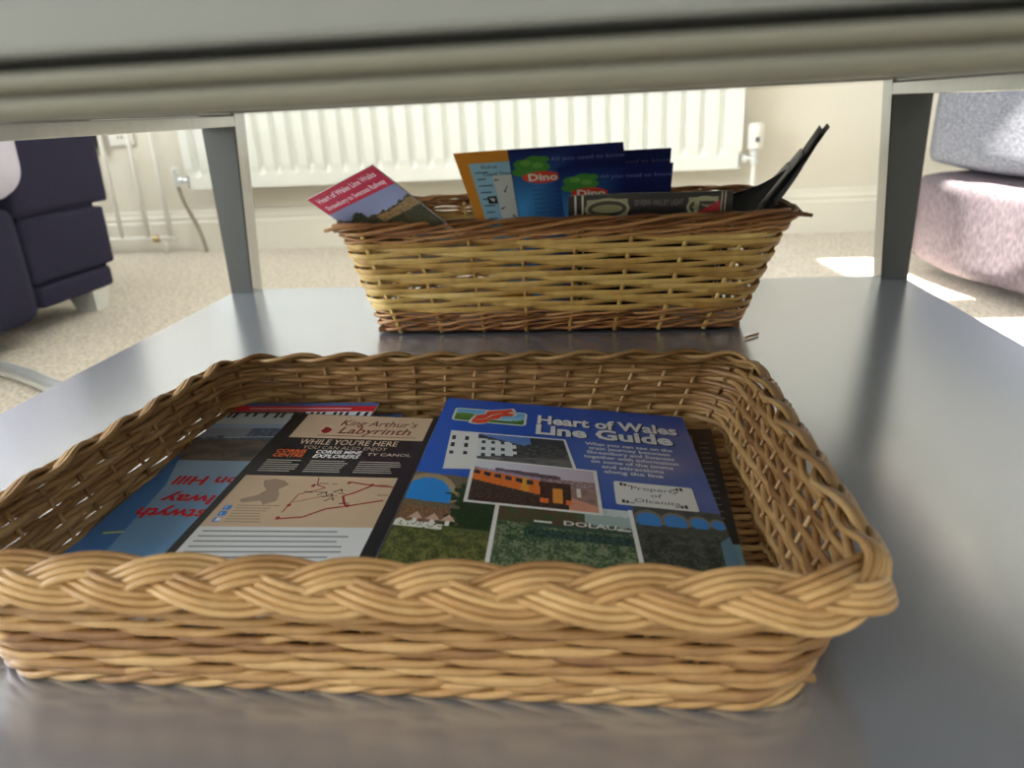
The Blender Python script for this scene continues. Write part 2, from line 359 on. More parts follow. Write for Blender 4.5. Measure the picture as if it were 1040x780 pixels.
# ------------------------------------------------------------------ woven baskets
class Ring:                                        # rounded rectangle blended between a base and a rim
    def __init__(s, base, rim, R, zb, zt, n=None):
        s.b, s.r, s.R, s.zb, s.zt = base, rim, R, zb, zt
        W = rim[1] - rim[0] - 2 * R; D = rim[3] - rim[2] - 2 * R; A = PI * R / 2
        s.seg = [W, A, D, A, W, A, D, A]; s.L = sum(s.seg)
    kl = kr = 0.0
    def at(s, q, t, off=0.0):
        p, nv = s.at0(q, t, off); fy = (p.y - s.b[2]) / (s.b[3] - s.b[2]); fx = (p.x - s.b[0]) / (s.b[1] - s.b[0])
        p.x += fy * t * (s.kl * (1 - fx) + s.kr * fx); return p, nv
    def at0(s, q, t, off=0.0):
        """q metres along the rim, t height fraction, off outward offset -> point, outward normal"""
        q %= s.L; x0, x1, y0, y1 = [s.b[i] + (s.r[i] - s.b[i]) * t for i in range(4)]; R = s.R
        i = 0
        while i < 7 and q > s.seg[i]: q -= s.seg[i]; i += 1
        f = q / s.seg[i]
        cs = [(x1 - R, y0 + R), (x1 - R, y1 - R), (x0 + R, y1 - R), (x0 + R, y0 + R)]
        if i == 0: p = (x0 + R + f * (x1 - x0 - 2 * R), y0); nv = (0, -1)
        elif i == 2: p = (x1, y0 + R + f * (y1 - y0 - 2 * R)); nv = (1, 0)
        elif i == 4: p = (x1 - R - f * (x1 - x0 - 2 * R), y1); nv = (0, 1)
        elif i == 6: p = (x0, y1 - R - f * (y1 - y0 - 2 * R)); nv = (-1, 0)
        else:
            k = (i - 1) // 2; an = -PI / 2 + k * PI / 2 + f * PI / 2; c = cs[k]
            nv = (math.cos(an), math.sin(an)); p = (c[0] + R * nv[0], c[1] + R * nv[1])
        return Vector((p[0] + nv[0] * off, p[1] + nv[1] * off, s.zb(p) + (s.zt(p) - s.zb(p)) * t)), Vector((nv[0], nv[1], 0))
def sm(f): return f * f * (3 - 2 * f)
def weave_rows(T, ring, nst, rows, t0, t1, amp, rr, over=2, flat=None, zsl=.25, jit=.3, ds=.0032, dirn=1, n=7):
    per = over + 1; nst -= nst % per; sp = ring.L / nst; pitch = (t1 - t0) / rows
    hgt = ring.zt((0, ring.r[2])) - ring.zb((0, 0))
    for i in range(rows):
        npt = int(ring.L / ds); pts = []; rad = []; ti = []; fl = []
        ph = random.random() * 10; seglen = random.uniform(.16, .26); st = random.uniform(0, .2)
        tcol = [random.betavariate(2.2, 2.2) for _ in range(12)]
        for j in range(npt):
            q = j * ring.L / npt; k = int(q / sp); f = q / sp - k
            def o(m): return -1.0 if (dirn * m + i) % per == 0 else 1.0
            a0, a1 = o(k), o(k + 1); val = a0 + (a1 - a0) * sm(f)
            # height drift: rods ride up while they pass in front, and dive behind the next stake
            jz = noise.noise(Vector((q * 22, i * 3.7, ph))) * jit * pitch
            t = t0 + (i + .5) * pitch + jz - zsl * pitch * (val - .3) * .5
            p, nv = ring.at(q, t, val * amp + noise.noise(Vector((q * 30, ph, i))) * amp * .25)
            pts.append(p); sg = (q + st) / seglen; si = int(sg) % 12
            rad.append(rr * (.86 + .26 * abs(math.sin(sg * PI))) if not flat else rr); ti.append(tcol[si])
            if flat:
                tw = nv * .98 + Vector((0, 0, 1)) * .0
                up = (ring.at(q, min(1, t + .02))[0] - ring.at(q, t - .02)[0]).normalized()
                fl.append((up, flat[0], nv, flat[1]))
        T.add(pts, rad, n, ti, closed=True, flat=fl if flat else None)
    return nst
def stakes(T, ring, nst, r, t0, t1, pair=False, inset=0.0):
    sp = ring.L / nst
    for k in range(nst):
        for dq in ((-r * .9, r * .9) if pair else (0,)):
            pts = [ring.at(k * sp + dq + random.uniform(-.0005, .0005), t0 + (t1 - t0) * m / 5, inset)[0] for m in range(6)]
            T.add(pts, r, 6, random.random())
def rope(T, ring, t, off, zoff, nrod, R, rr, wl, ph0=0, ds=.003, n=6, wob=0.0):
    npt = int(ring.L / ds); turns = max(1, round(ring.L / wl))
    for k in range(nrod):
        pts = []; c = random.random(); ti = []
        for j in range(npt):
            q = j * ring.L / npt; th_ = 2 * PI * turns * j / npt + 2 * PI * k / nrod + ph0
            p, nv = ring.at(q, t, off + R * math.cos(th_))
            w_ = wob * noise.noise(Vector((q * 25, k * 5, ph0)))
            p.z += zoff + R * math.sin(th_) + w_; pts.append(p)
            ti.append(min(1, max(0, c + .4 * noise.noise(Vector((q * 9, k * 3.3, 1))))))
        T.add(pts, rr, n, ti, closed=True)
def plait(T, ring, t, zoff, lam, a, b, nrod, pitch, rr, tilt, n=7):
    L = ring.L; turns = round(L / lam); lam = L / turns; npt = int(L / .0028)
    for k in range(3):
        for j in range(nrod):
            o_ = (j - (nrod - 1) / 2) * pitch; pts = []; ti = []; c = random.random(); rad = []
            for m in range(npt):
                s_ = m * L / npt; th_ = 2 * PI * s_ / lam + 2 * PI * k / 3
                lat = a * math.sin(th_); phi = math.atan(a * 2 * PI / lam * math.cos(th_)); dep = b * math.sin(2 * th_ )
                q = s_ - o_ * math.sin(phi); lat += o_ * math.cos(phi) + .0004 * noise.noise(Vector((s_ * 40, j, k)))
                edge = abs(lat) / (a + pitch * nrod / 2)
                dep -= .0035 * edge ** 2.5
                p, nv = ring.at(q, t, 0)
                A = (Vector((0, 0, math.sin(tilt))) - nv * math.cos(tilt)); B = (nv * math.sin(tilt) + Vector((0, 0, math.cos(tilt))))
                p = p + A * lat + B * dep; p.z += zoff
                pts.append(p); ti.append(min(1, max(0, .2 + .7 * c + .4 * noise.noise(Vector((s_ * 7, k * 3 + j, 2))))))
                rad.append(rr * (1 + .12 * noise.noise(Vector((s_ * 15, j * 2, k * 7)))))
            T.add(pts, rad, n, ti, closed=True)

# front tray
fb = thing('wicker_tray', (-.09, .33, 0), 'low buff wicker tray with a thick plaited rim, nearest on the shelf', 'basket')
def zt_(p): return .046 - .004 * (p[1] - .21) / .25
ring = Ring((-.244, .075, .2085, .450), (-.264, .0925, .2105, .457), .028, lambda p: .004, zt_)
ring.kl = .009
T = Tubes(); NS = weave_rows(T, ring, 54, 15, .03, .96, .0017, .00190, jit=.3, zsl=.15); T.build('woven_side', M_w1, fb)
T = Tubes(); stakes(T, ring, NS, .0012, -.02, .97, inset=-.0012); T.build('upright_stakes', M_w1, fb)
T = Tubes()
ring2 = Ring(ring.b, ring.b, .028, lambda p: .0, lambda p: .01); ring2.kl = .011
rope(T, ring2, .3, 0.000, .0, 3, .0019, .0016, .055); rope(T, ring2, .62, .0005, .0, 2, .0012, .0014, .045, 1.3)
T.build('foot_border', M_w1, fb)
ring3 = Ring((-.267, .0965, .2055, .4615), (-.267, .0965, .2055, .4615), .03, lambda p: 0, lambda p: .0465 - .004 * (p[1] - .21) / .25)
ring3.kl = .012
T = Tubes(); plait(T, ring3, 1.0, 0.0015, .096, .0058, .0024, 4, .0026, .00150, math.radians(45)); T.build('plaited_rim', M_w1, fb)
T = Tubes()
nrow = int((.452 - .216) / .0034)
for i in range(nrow):
    y = .217 + i * .0034; pts = []; c = random.random()
    for m in range(56):
        x = -.255 + m * .33 / 55; pts.append(Vector((x, y, .0055 + .0012 * math.sin(m * .95 + PI * (i % 2)))))
    T.add(pts, .0016, 6, c)
T.build('woven_base', M_w1, fb)
BZ = .0085

# back basket
bb = thing('wicker_basket', (-.035, .75, 0), 'deep flared wicker basket of yellow split willow at the back of the shelf', 'basket')
rg = Ring((-.214, .130, .668, .828), (-.238, .165, .652, .858), .024, lambda p: .004, lambda p: .104)
T = Tubes(); NB = weave_rows(T, rg, 24, 14, .19, .87, .0026, .003, flat=(.0027, .0006), zsl=.35, jit=.06, n=8, ds=.004); T.build('split_willow_side', M_w2, bb)
T = Tubes(); stakes(T, rg, NB, .0021, -.02, .99); T.build('upright_stakes', M_w2, bb)
T = Tubes()
for k, t in enumerate((.03, .08, .125, .165)): rope(T, rg, t, .0, 0, 2, .0022, .0013, .07 + .01 * k, k * 1.1, wob=.001)
T.build('foot_border', M_w3, bb)
T = Tubes()
for k, t in enumerate((.89, .925, .96)): rope(T, rg, t, .001, 0, 2, .0024, .0015, .10 + .012 * k, k * 1.7, wob=.001)
T.build('upper_band', M_w3, bb)
T = Tubes()
rope(T, rg, 1.0, .003, .0, 4, .0040, .0019, .15, .3, wob=.0015); rope(T, rg, 1.0, -.001, .002, 2, .0025, .0017, .11, 2.3, wob=.0015)
for c_, e_ in (((-.245, .648), (-.205, .652)), ((-.243, .655), (-.19, .65)), ((.178, .652), (.11, .646)), ((.176, .66), (.12, .65)), ((.173, .668), (.172, .72))):
    T.add(curve_pts([(c_[0], c_[1], .104), ((c_[0] + e_[0]) / 2, (c_[1] + e_[1]) / 2 - .001, .107), (e_[0], e_[1], .103)], 6), .0017, 6, random.random())
T.build('rim', M_w3, bb)
box('woven_base', -.212, .128, .67, .826, .0025, .0065, M_w3, bb)
sp_ = tube('willow_splinter', [onz(757, 343, .0015), onz(763, 341, .0018), onz(770, 339, .0016)], .0011, M_w3, n=6)
tag(sp_, 'tiny broken willow splinter on the shelf right of the deep basket', 'splinter')

# ------------------------------------------------------------------ printed matter
class Print:
    def __init__(s): s.V = []; s.F = []; s.Cc = []
    def poly(s, pts, col, lay=1):
        b_ = len(s.V); s.V += [(p[0], p[1], lay) for p in pts]; s.F.append(tuple(range(b_, b_ + len(pts)))); s.Cc.append(lin(col))
    def rect(s, x0, y0, x1, y1, col, lay=1, nx=1, ny=1):
        s.grid(x0, y0, x1, y1, nx, ny, (lambda a, b_: col), lay)
    def grid(s, x0, y0, x1, y1, nx, ny, fn, lay=1, quad=None):
        b_ = len(s.V)
        for j in range(ny + 1):
            for i in range(nx + 1):
                a_, c_ = i / nx, j / ny
                if quad:
                    q = quad; p = tuple((q[0][k] * (1 - a_) + q[1][k] * a_) * (1 - c_) + (q[3][k] * (1 - a_) + q[2][k] * a_) * c_ for k in range(2))
                else: p = (x0 + (x1 - x0) * a_, y0 + (y1 - y0) * c_)
                s.V.append((p[0], p[1], lay))
        for j in range(ny):
            for i in range(nx):
                k = b_ + j * (nx + 1) + i; s.F.append((k, k + 1, k + nx + 2, k + nx + 1)); s.Cc.append(lin(fn((i + .5) / nx, (j + .5) / ny)))
    def text(s, body, x, y, size, col, lay=3, bold=0.0, sx=1.0, align='LEFT', rot=0, shear=0, width=None):
        cu = bpy.data.curves.new('t', 'FONT'); cu.body = body; cu.size = size; cu.offset = bold * size; cu.resolution_u = 2
        cu.align_x = align; cu.shear = shear; cu.fill_mode = 'FRONT'
        ob = bpy.data.objects.new('t', cu); C.objects.link(ob); bpy.context.view_layer.update()
        me = bpy.data.meshes.new_from_object(ob.evaluated_get(bpy.context.evaluated_depsgraph_get()))
        xs_ = [v.co.x for v in me.vertices]
        if xs_ and width: sx = width / (max(xs_) - min(xs_))
        b_ = len(s.V); ca, sa = math.cos(rot), math.sin(rot)
        for v in me.vertices:
            px, py = v.co.x * sx, v.co.y; s.V.append((x + px * ca - py * sa, y + px * sa + py * ca, lay))
        for p in me.polygons: s.F.append(tuple(b_ + i for i in p.vertices)); s.Cc.append(lin(col))
        bpy.data.objects.remove(ob); bpy.data.curves.remove(cu); bpy.data.meshes.remove(me)
    def ell(s, cx, cy, rx, ry_, col, lay, n=24, a0=0, a1=2 * PI, rot=0):
        ca, sa = math.cos(rot), math.sin(rot); P = []
        for k in range(n):
            an = a0 + (a1 - a0) * k / (n - 1 if a1 - a0 < 6.2 else n); px, py = rx * math.cos(an), ry_ * math.sin(an); P.append((cx + px * ca - py * sa, cy + px * sa + py * ca))
        s.poly(P, col, lay)
    def line(s, pts, wd, col, lay):
        for a_, b_ in zip(pts[:-1], pts[1:]):
            dx, dy = b_[0] - a_[0], b_[1] - a_[1]; L_ = math.hypot(dx, dy) or 1; nx_, ny_ = -dy / L_ * wd / 2, dx / L_ * wd / 2
            s.poly([(a_[0] + nx_, a_[1] + ny_), (a_[0] - nx_, a_[1] - ny_), (b_[0] - nx_, b_[1] - ny_), (b_[0] + nx_, b_[1] + ny_)], col, lay)
    def build(s, name, fn, parent):
        me = bpy.data.meshes.new(name); me.from_pydata([tuple(fn(*v)) for v in s.V], [], s.F)
        at = me.attributes.new('Ink', 'FLOAT_COLOR', 'CORNER'); data = []
        for p in me.polygons:
            c = [min(.88, x * 1.3) for x in s.Cc[p.index]]
            for _ in range(p.loop_total): data += [c[0], c[1], c[2], 1.0]
        at.data.foreach_set('color', data)
        return link(name, me, M_print, parent)
def surf(P00, P10, P11, P01, W, Hh, flip=False, bow=0.0, s_=.00004):
    """map millimetres (u right, v up the page) on a sheet whose corners are bottom-left, bottom-right, top-right, top-left"""
    n_ = (P10 - P00).cross(P01 - P00).normalized()
    if flip: n_ = -n_
    def f(u_, v_, lay):
        a_, b_ = u_ / W, v_ / Hh
        p = (P00 * (1 - a_) + P10 * a_) * (1 - b_) + (P01 * (1 - a_) + P11 * a_) * b_
        return p + n_ * (lay * s_ + bow * math.sin(PI * min(1, max(0, b_))))
    f.n = n_; return f
def block(name, f, W, Hh, th_, m, parent, nx=1, ny=12, u0=0):
    bm = bmesh.new(); top = []; bot = []
    for j in range(ny + 1):
        for i in range(nx + 1):
            p = f(u0 + (W - u0) * i / nx, Hh * j / ny, 0); top.append(bm.verts.new(p)); bot.append(bm.verts.new(p - f.n * th_))
    for j in range(ny):
        for i in range(nx):
            k = j * (nx + 1) + i
            bm.faces.new((top[k], top[k + 1], top[k + nx + 2], top[k + nx + 1])); bm.faces.new((bot[k], bot[k + nx + 1], bot[k + nx + 2], bot[k + 1]))
    bd = [i for i in range(nx + 1)] + [j * (nx + 1) + nx for j in range(1, ny + 1)] + [ny * (nx + 1) + i for i in range(nx - 1, -1, -1)] + [j * (nx + 1) for j in range(ny - 1, 0, -1)]
    for a_, b_ in zip(bd, bd[1:] + bd[:1]): bm.faces.new((top[a_], bot[a_], bot[b_], top[b_]))
    return bmobj(name, bm, m, parent)
def nz(x, y, z=0): return noise.noise(Vector((x, y, z)))
def mix(a_, b_, t): t = min(1, max(0, t)); return tuple(a_[i] + (b_[i] - a_[i]) * t for i in range(3))
def fit(quadpx, zz):                              # sheet corners from the shelf plane heights
    return [onz(p[0], p[1], z_) for p, z_ in zip(quadpx, zz)]

# --- blue booklet "Heart of Wales Line Guide"
bk = thing('booklet', (-.025, .33, .02), 'blue Heart of Wales Line Guide booklet with an orange train photo', 'booklet')
TL, TR = onz(455, 404, .0255), onz(693, 424, .0150)
BL0, BR0 = onz(392, 549, .0255), onz(752, 573, .0150)
BL = TL + (BL0 - TL) * (206 / 160); BR = TR + (BR0 - TR) * (206 / 153)
BL = TL + (BL0 - TL).normalized() * .207; BR = TR + (BR0 - TR).normalized() * .207
f = surf(BL, BR, TR, TL, 148, 210)
block('pages', f, 148, 210, .0022, M_paper, bk, 1, 1)
P = Print()
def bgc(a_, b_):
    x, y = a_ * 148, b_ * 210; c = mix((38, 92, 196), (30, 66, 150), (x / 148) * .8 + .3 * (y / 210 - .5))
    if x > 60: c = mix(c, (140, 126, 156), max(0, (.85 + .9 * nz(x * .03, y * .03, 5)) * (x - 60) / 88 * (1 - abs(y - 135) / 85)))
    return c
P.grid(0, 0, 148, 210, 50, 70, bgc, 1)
# viaduct and field picture across the foot
def vp(a_, b_):
    x, y = a_ * 43.5, 8 + b_ * 102; n1 = nz(x * .25, y * .25, 1); n2 = nz(x * .9, y * .9, 2)
    inarch = ((x - 9) / 13) ** 2 + ((y - 78) / 22) ** 2 < 1 and y > 77 - x * .05
    ring_ = ((x - 9) / 16) ** 2 + ((y - 78) / 27) ** 2 < 1 and y > 77
    if x + n1 * 12 > 24 and y < 97 + n1 * 8 - abs(x - 34) * .3 and y > 55: return (28 + 30 * max(0, n2), 48 + 36 * max(0, n2), 26)
    if y > 105 - (x - 10) * .05: return bgc(x / 148, y / 210)
    if inarch: return (36, 132, 214)
    if ring_: return (158, 138, 108)
    if y > 72: return mix((92, 84, 66), (120, 108, 84), .5 + n2)
    if y > 58 + n1 * 3: return mix((150, 112, 78), (92, 66, 48), .5 + 1.2 * n2)
    if y > 52: return (214, 214, 206) if x < 22 and n2 > -.3 else (80, 92, 50)
    return mix((112, 112, 62), (50, 62, 30), .5 + 1.5 * n2 + n1)
P.grid(0, 8, 43.5, 110, 66, 136, vp, 2)
for hx in (5, 13, 20): P.poly([(hx, 60), (hx + 3.5, 66), (hx + 7, 60)], (196, 166, 150), 3); P.rect(hx + 2.5, 56, hx + 4.5, 60, (230, 222, 210), 3)
def stn(a_, b_):
    x, y = 45 + a_ * 62, 8 + b_ * 78; n1 = nz(x * .2, y * .2, 3); n2 = nz(x * .8, y * .8, 4)
    if y > 80 + n1 * 3: return (190, 200, 204)
    if y > 70 + n1 * 6 and x > 85: return (150, 170, 170)
    if y > 66: return mix((90, 62, 50), (60, 80, 44), .5 + n1)
    if 55 < y < 62 and x > 58: return (30, 52, 48) if n2 < .1 else (60, 90, 82)
    return mix((44, 70, 44), (124, 132, 104), .45 + 1.5 * n2 + n1)
P.grid(45, 8, 107, 86, 84, 100, stn, 2)
P.rect(43.3, 6, 45.3, 84, (230, 232, 228), 3); P.poly([(107, 87), (105, 87), (107.5, 6), (109.5, 6)], (222, 226, 222), 3)
P.rect(60, 64, 104, 66, (44, 74, 66), 3); P.text('DOLAU', 75, 67.2, 5.4, (226, 230, 226), 4, .02, 1.3)
P.rect(62, 67.5, 70, 69, (206, 214, 210), 3); P.rect(99, 67.0, 105, 68.5, (206, 214, 210), 3)
def via(a_, b_):
    x, y = 107 + a_ * 41, 6 + b_ * 86
    n1 = nz(x * .2, y * .2, 9)
    for cx, cy, rr_ in ((113.5, 79, 5.6), (125.5, 79.5, 5.2), (136.5, 80.5, 4.0), (145, 81, 3)):
        e_ = ((x - cx) / rr_) ** 2 + ((y - cy) / (rr_ * 1.35)) ** 2
        if e_ < 1 and y > cy - 4: return (52, 124, 196)
        if e_ < 1.7 and y > cy - 3: return (120, 110, 96)
    if y < 70 + n1 * 5: return mix((34, 42, 36), (82, 84, 72), .5 + n1 + 1.2 * nz(x * .7, y * .7, 4))
    return mix((78, 78, 72), (56, 58, 54), .5 + n1)
P.grid(107.6, 6, 148, 92, 66, 120, via, 2)
P.poly([(139, 6), (148, 6), (148, 72), (143, 66)], (88, 120, 140), 3)
# street and train pictures with pale borders
q1 = [(13, 111), (82, 123), (76, 161), (10, 160)]
P.grid(0, 0, 1, 1, 1, 1, lambda a_, b_: (212, 214, 216), 4, q1)
def street(a_, b_):
    n1 = nz(a_ * 9, b_ * 7, 6); n2 = nz(a_ * 30, b_ * 20, 6)
    if a_ > .22 and b_ > .75 + .15 * n1 and b_ > 1.15 - a_ * .7: return (84, 122, 190) if a_ < .7 else (44, 50, 62)
    if a_ < .24: return (36, 40, 50) if (int(a_ * 26) % 3 == 0 and .35 < b_ < .9 and int(b_ * 9) % 2) else (222, 226, 230)
    if a_ < .56 and b_ > .30 + .1 * a_: return (40, 46, 58) if (int(a_ * 34) % 3 == 0 and int(b_ * 10) % 2) or b_ > .86 - .3 * (a_ - .24) else (206, 212, 220)
    if b_ < .32: return mix((110, 106, 104), (70, 70, 76), .5 + n1)
    return mix((34, 38, 44), (84, 84, 86), .4 + 1.3 * n2)
q1i = [(14.5, 113), (80, 124.5), (74.8, 159.3), (11.4, 158.5)]
P.grid(0, 0, 1, 1, 60, 34, street, 5, q1i)
q2 = [(28, 79), (93.5, 79), (92, 125), (27, 126.5)]
P.grid(0, 0, 1, 1, 1, 1, lambda a_, b_: (226, 226, 222), 6, q2)
def train(a_, b_):
    n1 = nz(a_ * 12, b_ * 8, 8); n2 = nz(a_ * 40, b_ * 26, 8)
    top = .82 - .24 * a_; bot = .50 - .40 * a_                      # perspective of the carriage side
    if a_ < .56 and bot < b_ < top:
        tt = (b_ - bot) / (top - bot)
        if tt > .84: return (150, 140, 170)
        if .48 < tt < .74 and (a_ * 100) % 9 < 5.5: return (46, 42, 60)
        if .40 < a_ < .47: return (250, 150, 50)
        return (244, 112, 38)
    if .56 <= a_ < .80 and .10 < b_ < .60:
        if .66 < a_ < .73 and b_ > .12 and b_ < .46: return (246, 140, 50)
        if b_ < .22 and (a_ < .62 or a_ > .76): return (240, 110, 40)
        return mix((40, 26, 30), (90, 44, 34), .5 + n2)
    if b_ > .80 - .2 * a_ and b_ > .70:
        if .18 < a_ < .72 and .62 + .04 * math.sin(a_ * 40) < b_ + .12 * a_ < .86: return mix((70, 46, 60), (120, 96, 110), .5 + n2)
        return mix((206, 210, 226), (182, 170, 184), a_)
    if .52 < b_ < .84 and a_ > .3: return mix((170, 150, 156), (110, 80, 86), .5 + 1.3 * n2)
    if a_ > .8 and .84 < a_ < .88 and b_ > .3: return (220, 206, 200)
    if a_ > .78 and b_ < .30 + (a_ - .78) * -.8: return (200, 140, 120)
    if a_ > .78: return mix((120, 96, 90), (160, 130, 120), .5 + n1)
    return mix((86, 60, 50), (40, 28, 28), .5 + 1.3 * n2)
P.grid(0, 0, 1, 1, 90, 56, train, 7, [(29.8, 81), (91.6, 81), (90.3, 123.5), (28.9, 124.8)])
# emblem: landscape panel with the red outline of the line
def rr_poly(x0, y0, x1, y1, r_, n=5):
    out = []
    for cx, cy, a0 in ((x1 - r_, y1 - r_, 0), (x0 + r_, y1 - r_, 90), (x0 + r_, y0 + r_, 180), (x1 - r_, y0 + r_, 270)):
        for k in range(n): an = math.radians(a0 + 90 * k / (n - 1)); out.append((cx + r_ * math.cos(an), cy + r_ * math.sin(an)))
    return out
P.poly(rr_poly(7.5, 175, 52.5, 195, 3), (206, 212, 196), 3)
def emb(a_, b_):
    hill = .42 + .22 * math.sin(a_ * 5.5 + .8)
    if b_ < hill: return mix((60, 110, 50), (110, 140, 60), b_ / .6 + .3 * nz(a_ * 9, b_ * 9))
    return mix((170, 210, 235), (90, 160, 220), b_)
P.grid(9, 176.5, 51, 193.5, 24, 14, emb, 4)
W1 = [(20, 178), (22, 185), (27, 188), (28, 193), (34, 195.5), (42, 199), (44, 195), (40, 193), (45, 191), (43, 188), (37, 187), (36, 182), (31, 180.5), (29, 175), (24, 173), (20, 174)]
P.poly([(32 + (x - 32) * 1.14, 186 + (y - 186) * 1.12) for x, y in W1], (236, 236, 232), 5); P.poly(W1, (226, 74, 46), 6)
P.line([(22, 178), (28, 181), (31, 187), (37, 192)], .7, (240, 236, 230), 7)
for dx, dy, col, ly in ((.9, -.9, (12, 22, 60), 3), (0, 0, (246, 246, 244), 4)):
    P.text('Heart of Wales', 58.5 + dx, 181 + dy, 17.5, col, ly, .034, width=82); P.text('Line Guide', 58 + dx, 166 + dy, 19, col, ly, .036, width=78)
for k, (s_, wd) in enumerate((('What you can see on the', 48), ('train journey between', 44), ('Shrewsbury and Swansea', 47), ('together with information', 50), ('on some of the towns', 43), ('and attractions', 32), ('along the line', 30))):
    P.text(s_, 111 - (0 if k < 5 else 0), 156.8 - k * 5.5, 5.4, (236, 240, 246), 4, .022, align='CENTER', width=wd)
P.poly(rr_poly(100, 91.5, 138.5, 115.5, 1.5), (216, 218, 212), 5)
for k, s_ in enumerate(('Property', 'of', 'Olcanita')): P.text(s_, 119.5, 108 - k * 6.2, 5.2, (70, 70, 80), 6, 0.0, 1.25, 'CENTER', shear=.1)
for cx, cy in ((103, 111), (130, 111), (103, 93.5), (130, 93.5)):
    s_ = 1 if cx < 110 else -1
    P.rect(cx + (0 if s_ > 0 else 2.2), cy, cx + (1.4 if s_ > 0 else 3.6), cy + 3.4, (30, 30, 34), 6); P.rect(cx + (1.9 if s_ > 0 else .2), cy, cx + (3.3 if s_ > 0 else 1.6), cy + 2.6, (30, 30, 34), 6)
    P.rect(cx + (3.9 if s_ > 0 else -2.2), cy + .3, cx + (6 if s_ > 0 else -.2), cy + 1.2, (90, 90, 96), 6)
P.build('printed_cover', f, bk)

# --- black attraction leaflet with a tan map
kl = thing('leaflet', (-.14, .31, .02), 'black leaflet with a tan route map and a Labyrinth heading', 'leaflet')
zk = .0190
f = surf(*fit([(190, 548), (385, 549), (443, 425), (307, 420)], [zk] * 4), 99, 210)
P00 = onz(307, 420, zk) + (onz(190, 548, zk) - onz(307, 420, zk)) * (204 / 144.0); P10 = onz(443, 425, zk) + (onz(385, 549, zk) - onz(443, 425, zk)) * (204 / 144.0)
f = surf(P00, P10, onz(443, 425, zk), onz(307, 420, zk), 99, 204)
block('pages', f, 101, 204, .0018, M_paper, kl, u0=-5)
fo = f
f = lambda u_, v_, lay: fo(u_, v_ - 6, lay)
P = Print(); P.rect(-5, 6, 101, 210, (30, 29, 32), 1, 1, 20)
TAN = (190, 166, 138)
P.rect(5.5, 175, 97, 209.5, TAN, 2)
P.text('King Arthur\u2019s', 34, 194, 11.5, (110, 60, 50), 3, .012, width=54, shear=.2); P.text('Labyrinth', 36, 182.5, 13, (110, 56, 48), 3, .014, width=50, shear=.2)
P.ell(28, 186, 3.2, 4.0, (150, 30, 36), 3); P.text('&', 24, 184, 10, (130, 40, 40), 4, .02)
P.rect(24, 178.4, 92, 179.3, (120, 92, 74), 3)
P.text('WHILE YOU\u2019RE HERE', 49, 166.5, 9.6, (196, 176, 150), 3, .008, align='CENTER', width=66); P.text('YOU CAN ALSO ENJOY', 49, 160.3, 6.2, (176, 158, 136), 3, 0, align='CENTER', width=56)
P.text('CORRIS', 5.5, 155, 6, (228, 96, 40), 3, .03, width=20); P.text('CENTRE', 5.5, 149.8, 6, (228, 96, 40), 3, .03, width=20)
P.text('CORRIS MINE', 32, 155, 5.8, (226, 224, 216), 3, .03, width=30); P.text('EXPLORERS', 32, 149.6, 6, (226, 224, 216), 3, .03, width=30, shear=.2)
P.text('TY CANOL', 66, 153.5, 5, (200, 190, 176), 3, 0, width=28)
for cx, wd in ((4.5, 24), (33, 27), (64, 28)):
    for k in range(6): P.rect(cx, 145 - k * 2.5, cx + wd * random.uniform(.72, 1), 145.9 - k * 2.5, (172, 168, 160), 3)
P.rect(0, 77, 93, 127.5, TAN, 2)
P.poly([(14, 122), (20, 124), (27, 122), (31, 118), (27, 113), (30, 107), (31, 101), (25, 97), (22, 101), (12, 99), (9, 102), (18, 107), (20, 112), (16, 117)], (150, 128, 108), 3)
RD = (150, 34, 44)
P.line([(39, 90), (40, 100), (41, 108), (54, 115)], .7, RD, 4); P.line([(38, 84), (52, 86), (62, 94), (73, 97), (91, 103)], 1.2, RD, 4)
P.line([(93, 117), (84, 118), (74, 120), (66, 122)], 1.1, RD, 4); P.line([(80, 118), (72, 110), (67, 107), (70, 100), (72, 97)], 1.3, RD, 4); P.line([(54, 115), (48, 118), (46, 126)], .7, RD, 4)
P.line([(41, 100), (55, 106), (64, 107)], .5, RD, 4)
for x, y in ((39, 85), (46, 117), (73, 97), (80, 119), (66, 121), (40, 97)): P.ell(x, y, 1.2, 1.4, RD, 5, 10)
for x, y in ((58, 107), (62, 112), (60, 103), (54, 109)): P.line([(x - 2, y - 1.6), (x + 2, y + 2), (x + 3, y - 1)], .7, (60, 48, 44), 5)
for k in range(7): P.rect(11, 81 + k * 2.5, 11 + random.uniform(16, 24), 81.7 + k * 2.5, (140, 120, 100), 3)
for k in range(12): x, y = random.uniform(40, 88), random.uniform(82, 124); P.rect(x, y, x + random.uniform(3, 7), y + .8, (120, 100, 84), 3)
for k, y in enumerate((92, 86.5, 81)): P.rect(4.2 + k * .0, y, 8.6, y + 4.2, (40, 120, 196), 3); P.text('ft\u25a0'[k], 5.2, y + .8, 4, (240, 240, 240), 4)
P.rect(0, 8, 93, 77, (206, 208, 208), 2)
for k in range(9): P.rect(4, 72.5 - k * 4.2, 4 + random.uniform(70, 86), 73.7 - k * 4.2, (120, 124, 130), 3)
P.build('printed_cover', f, kl)

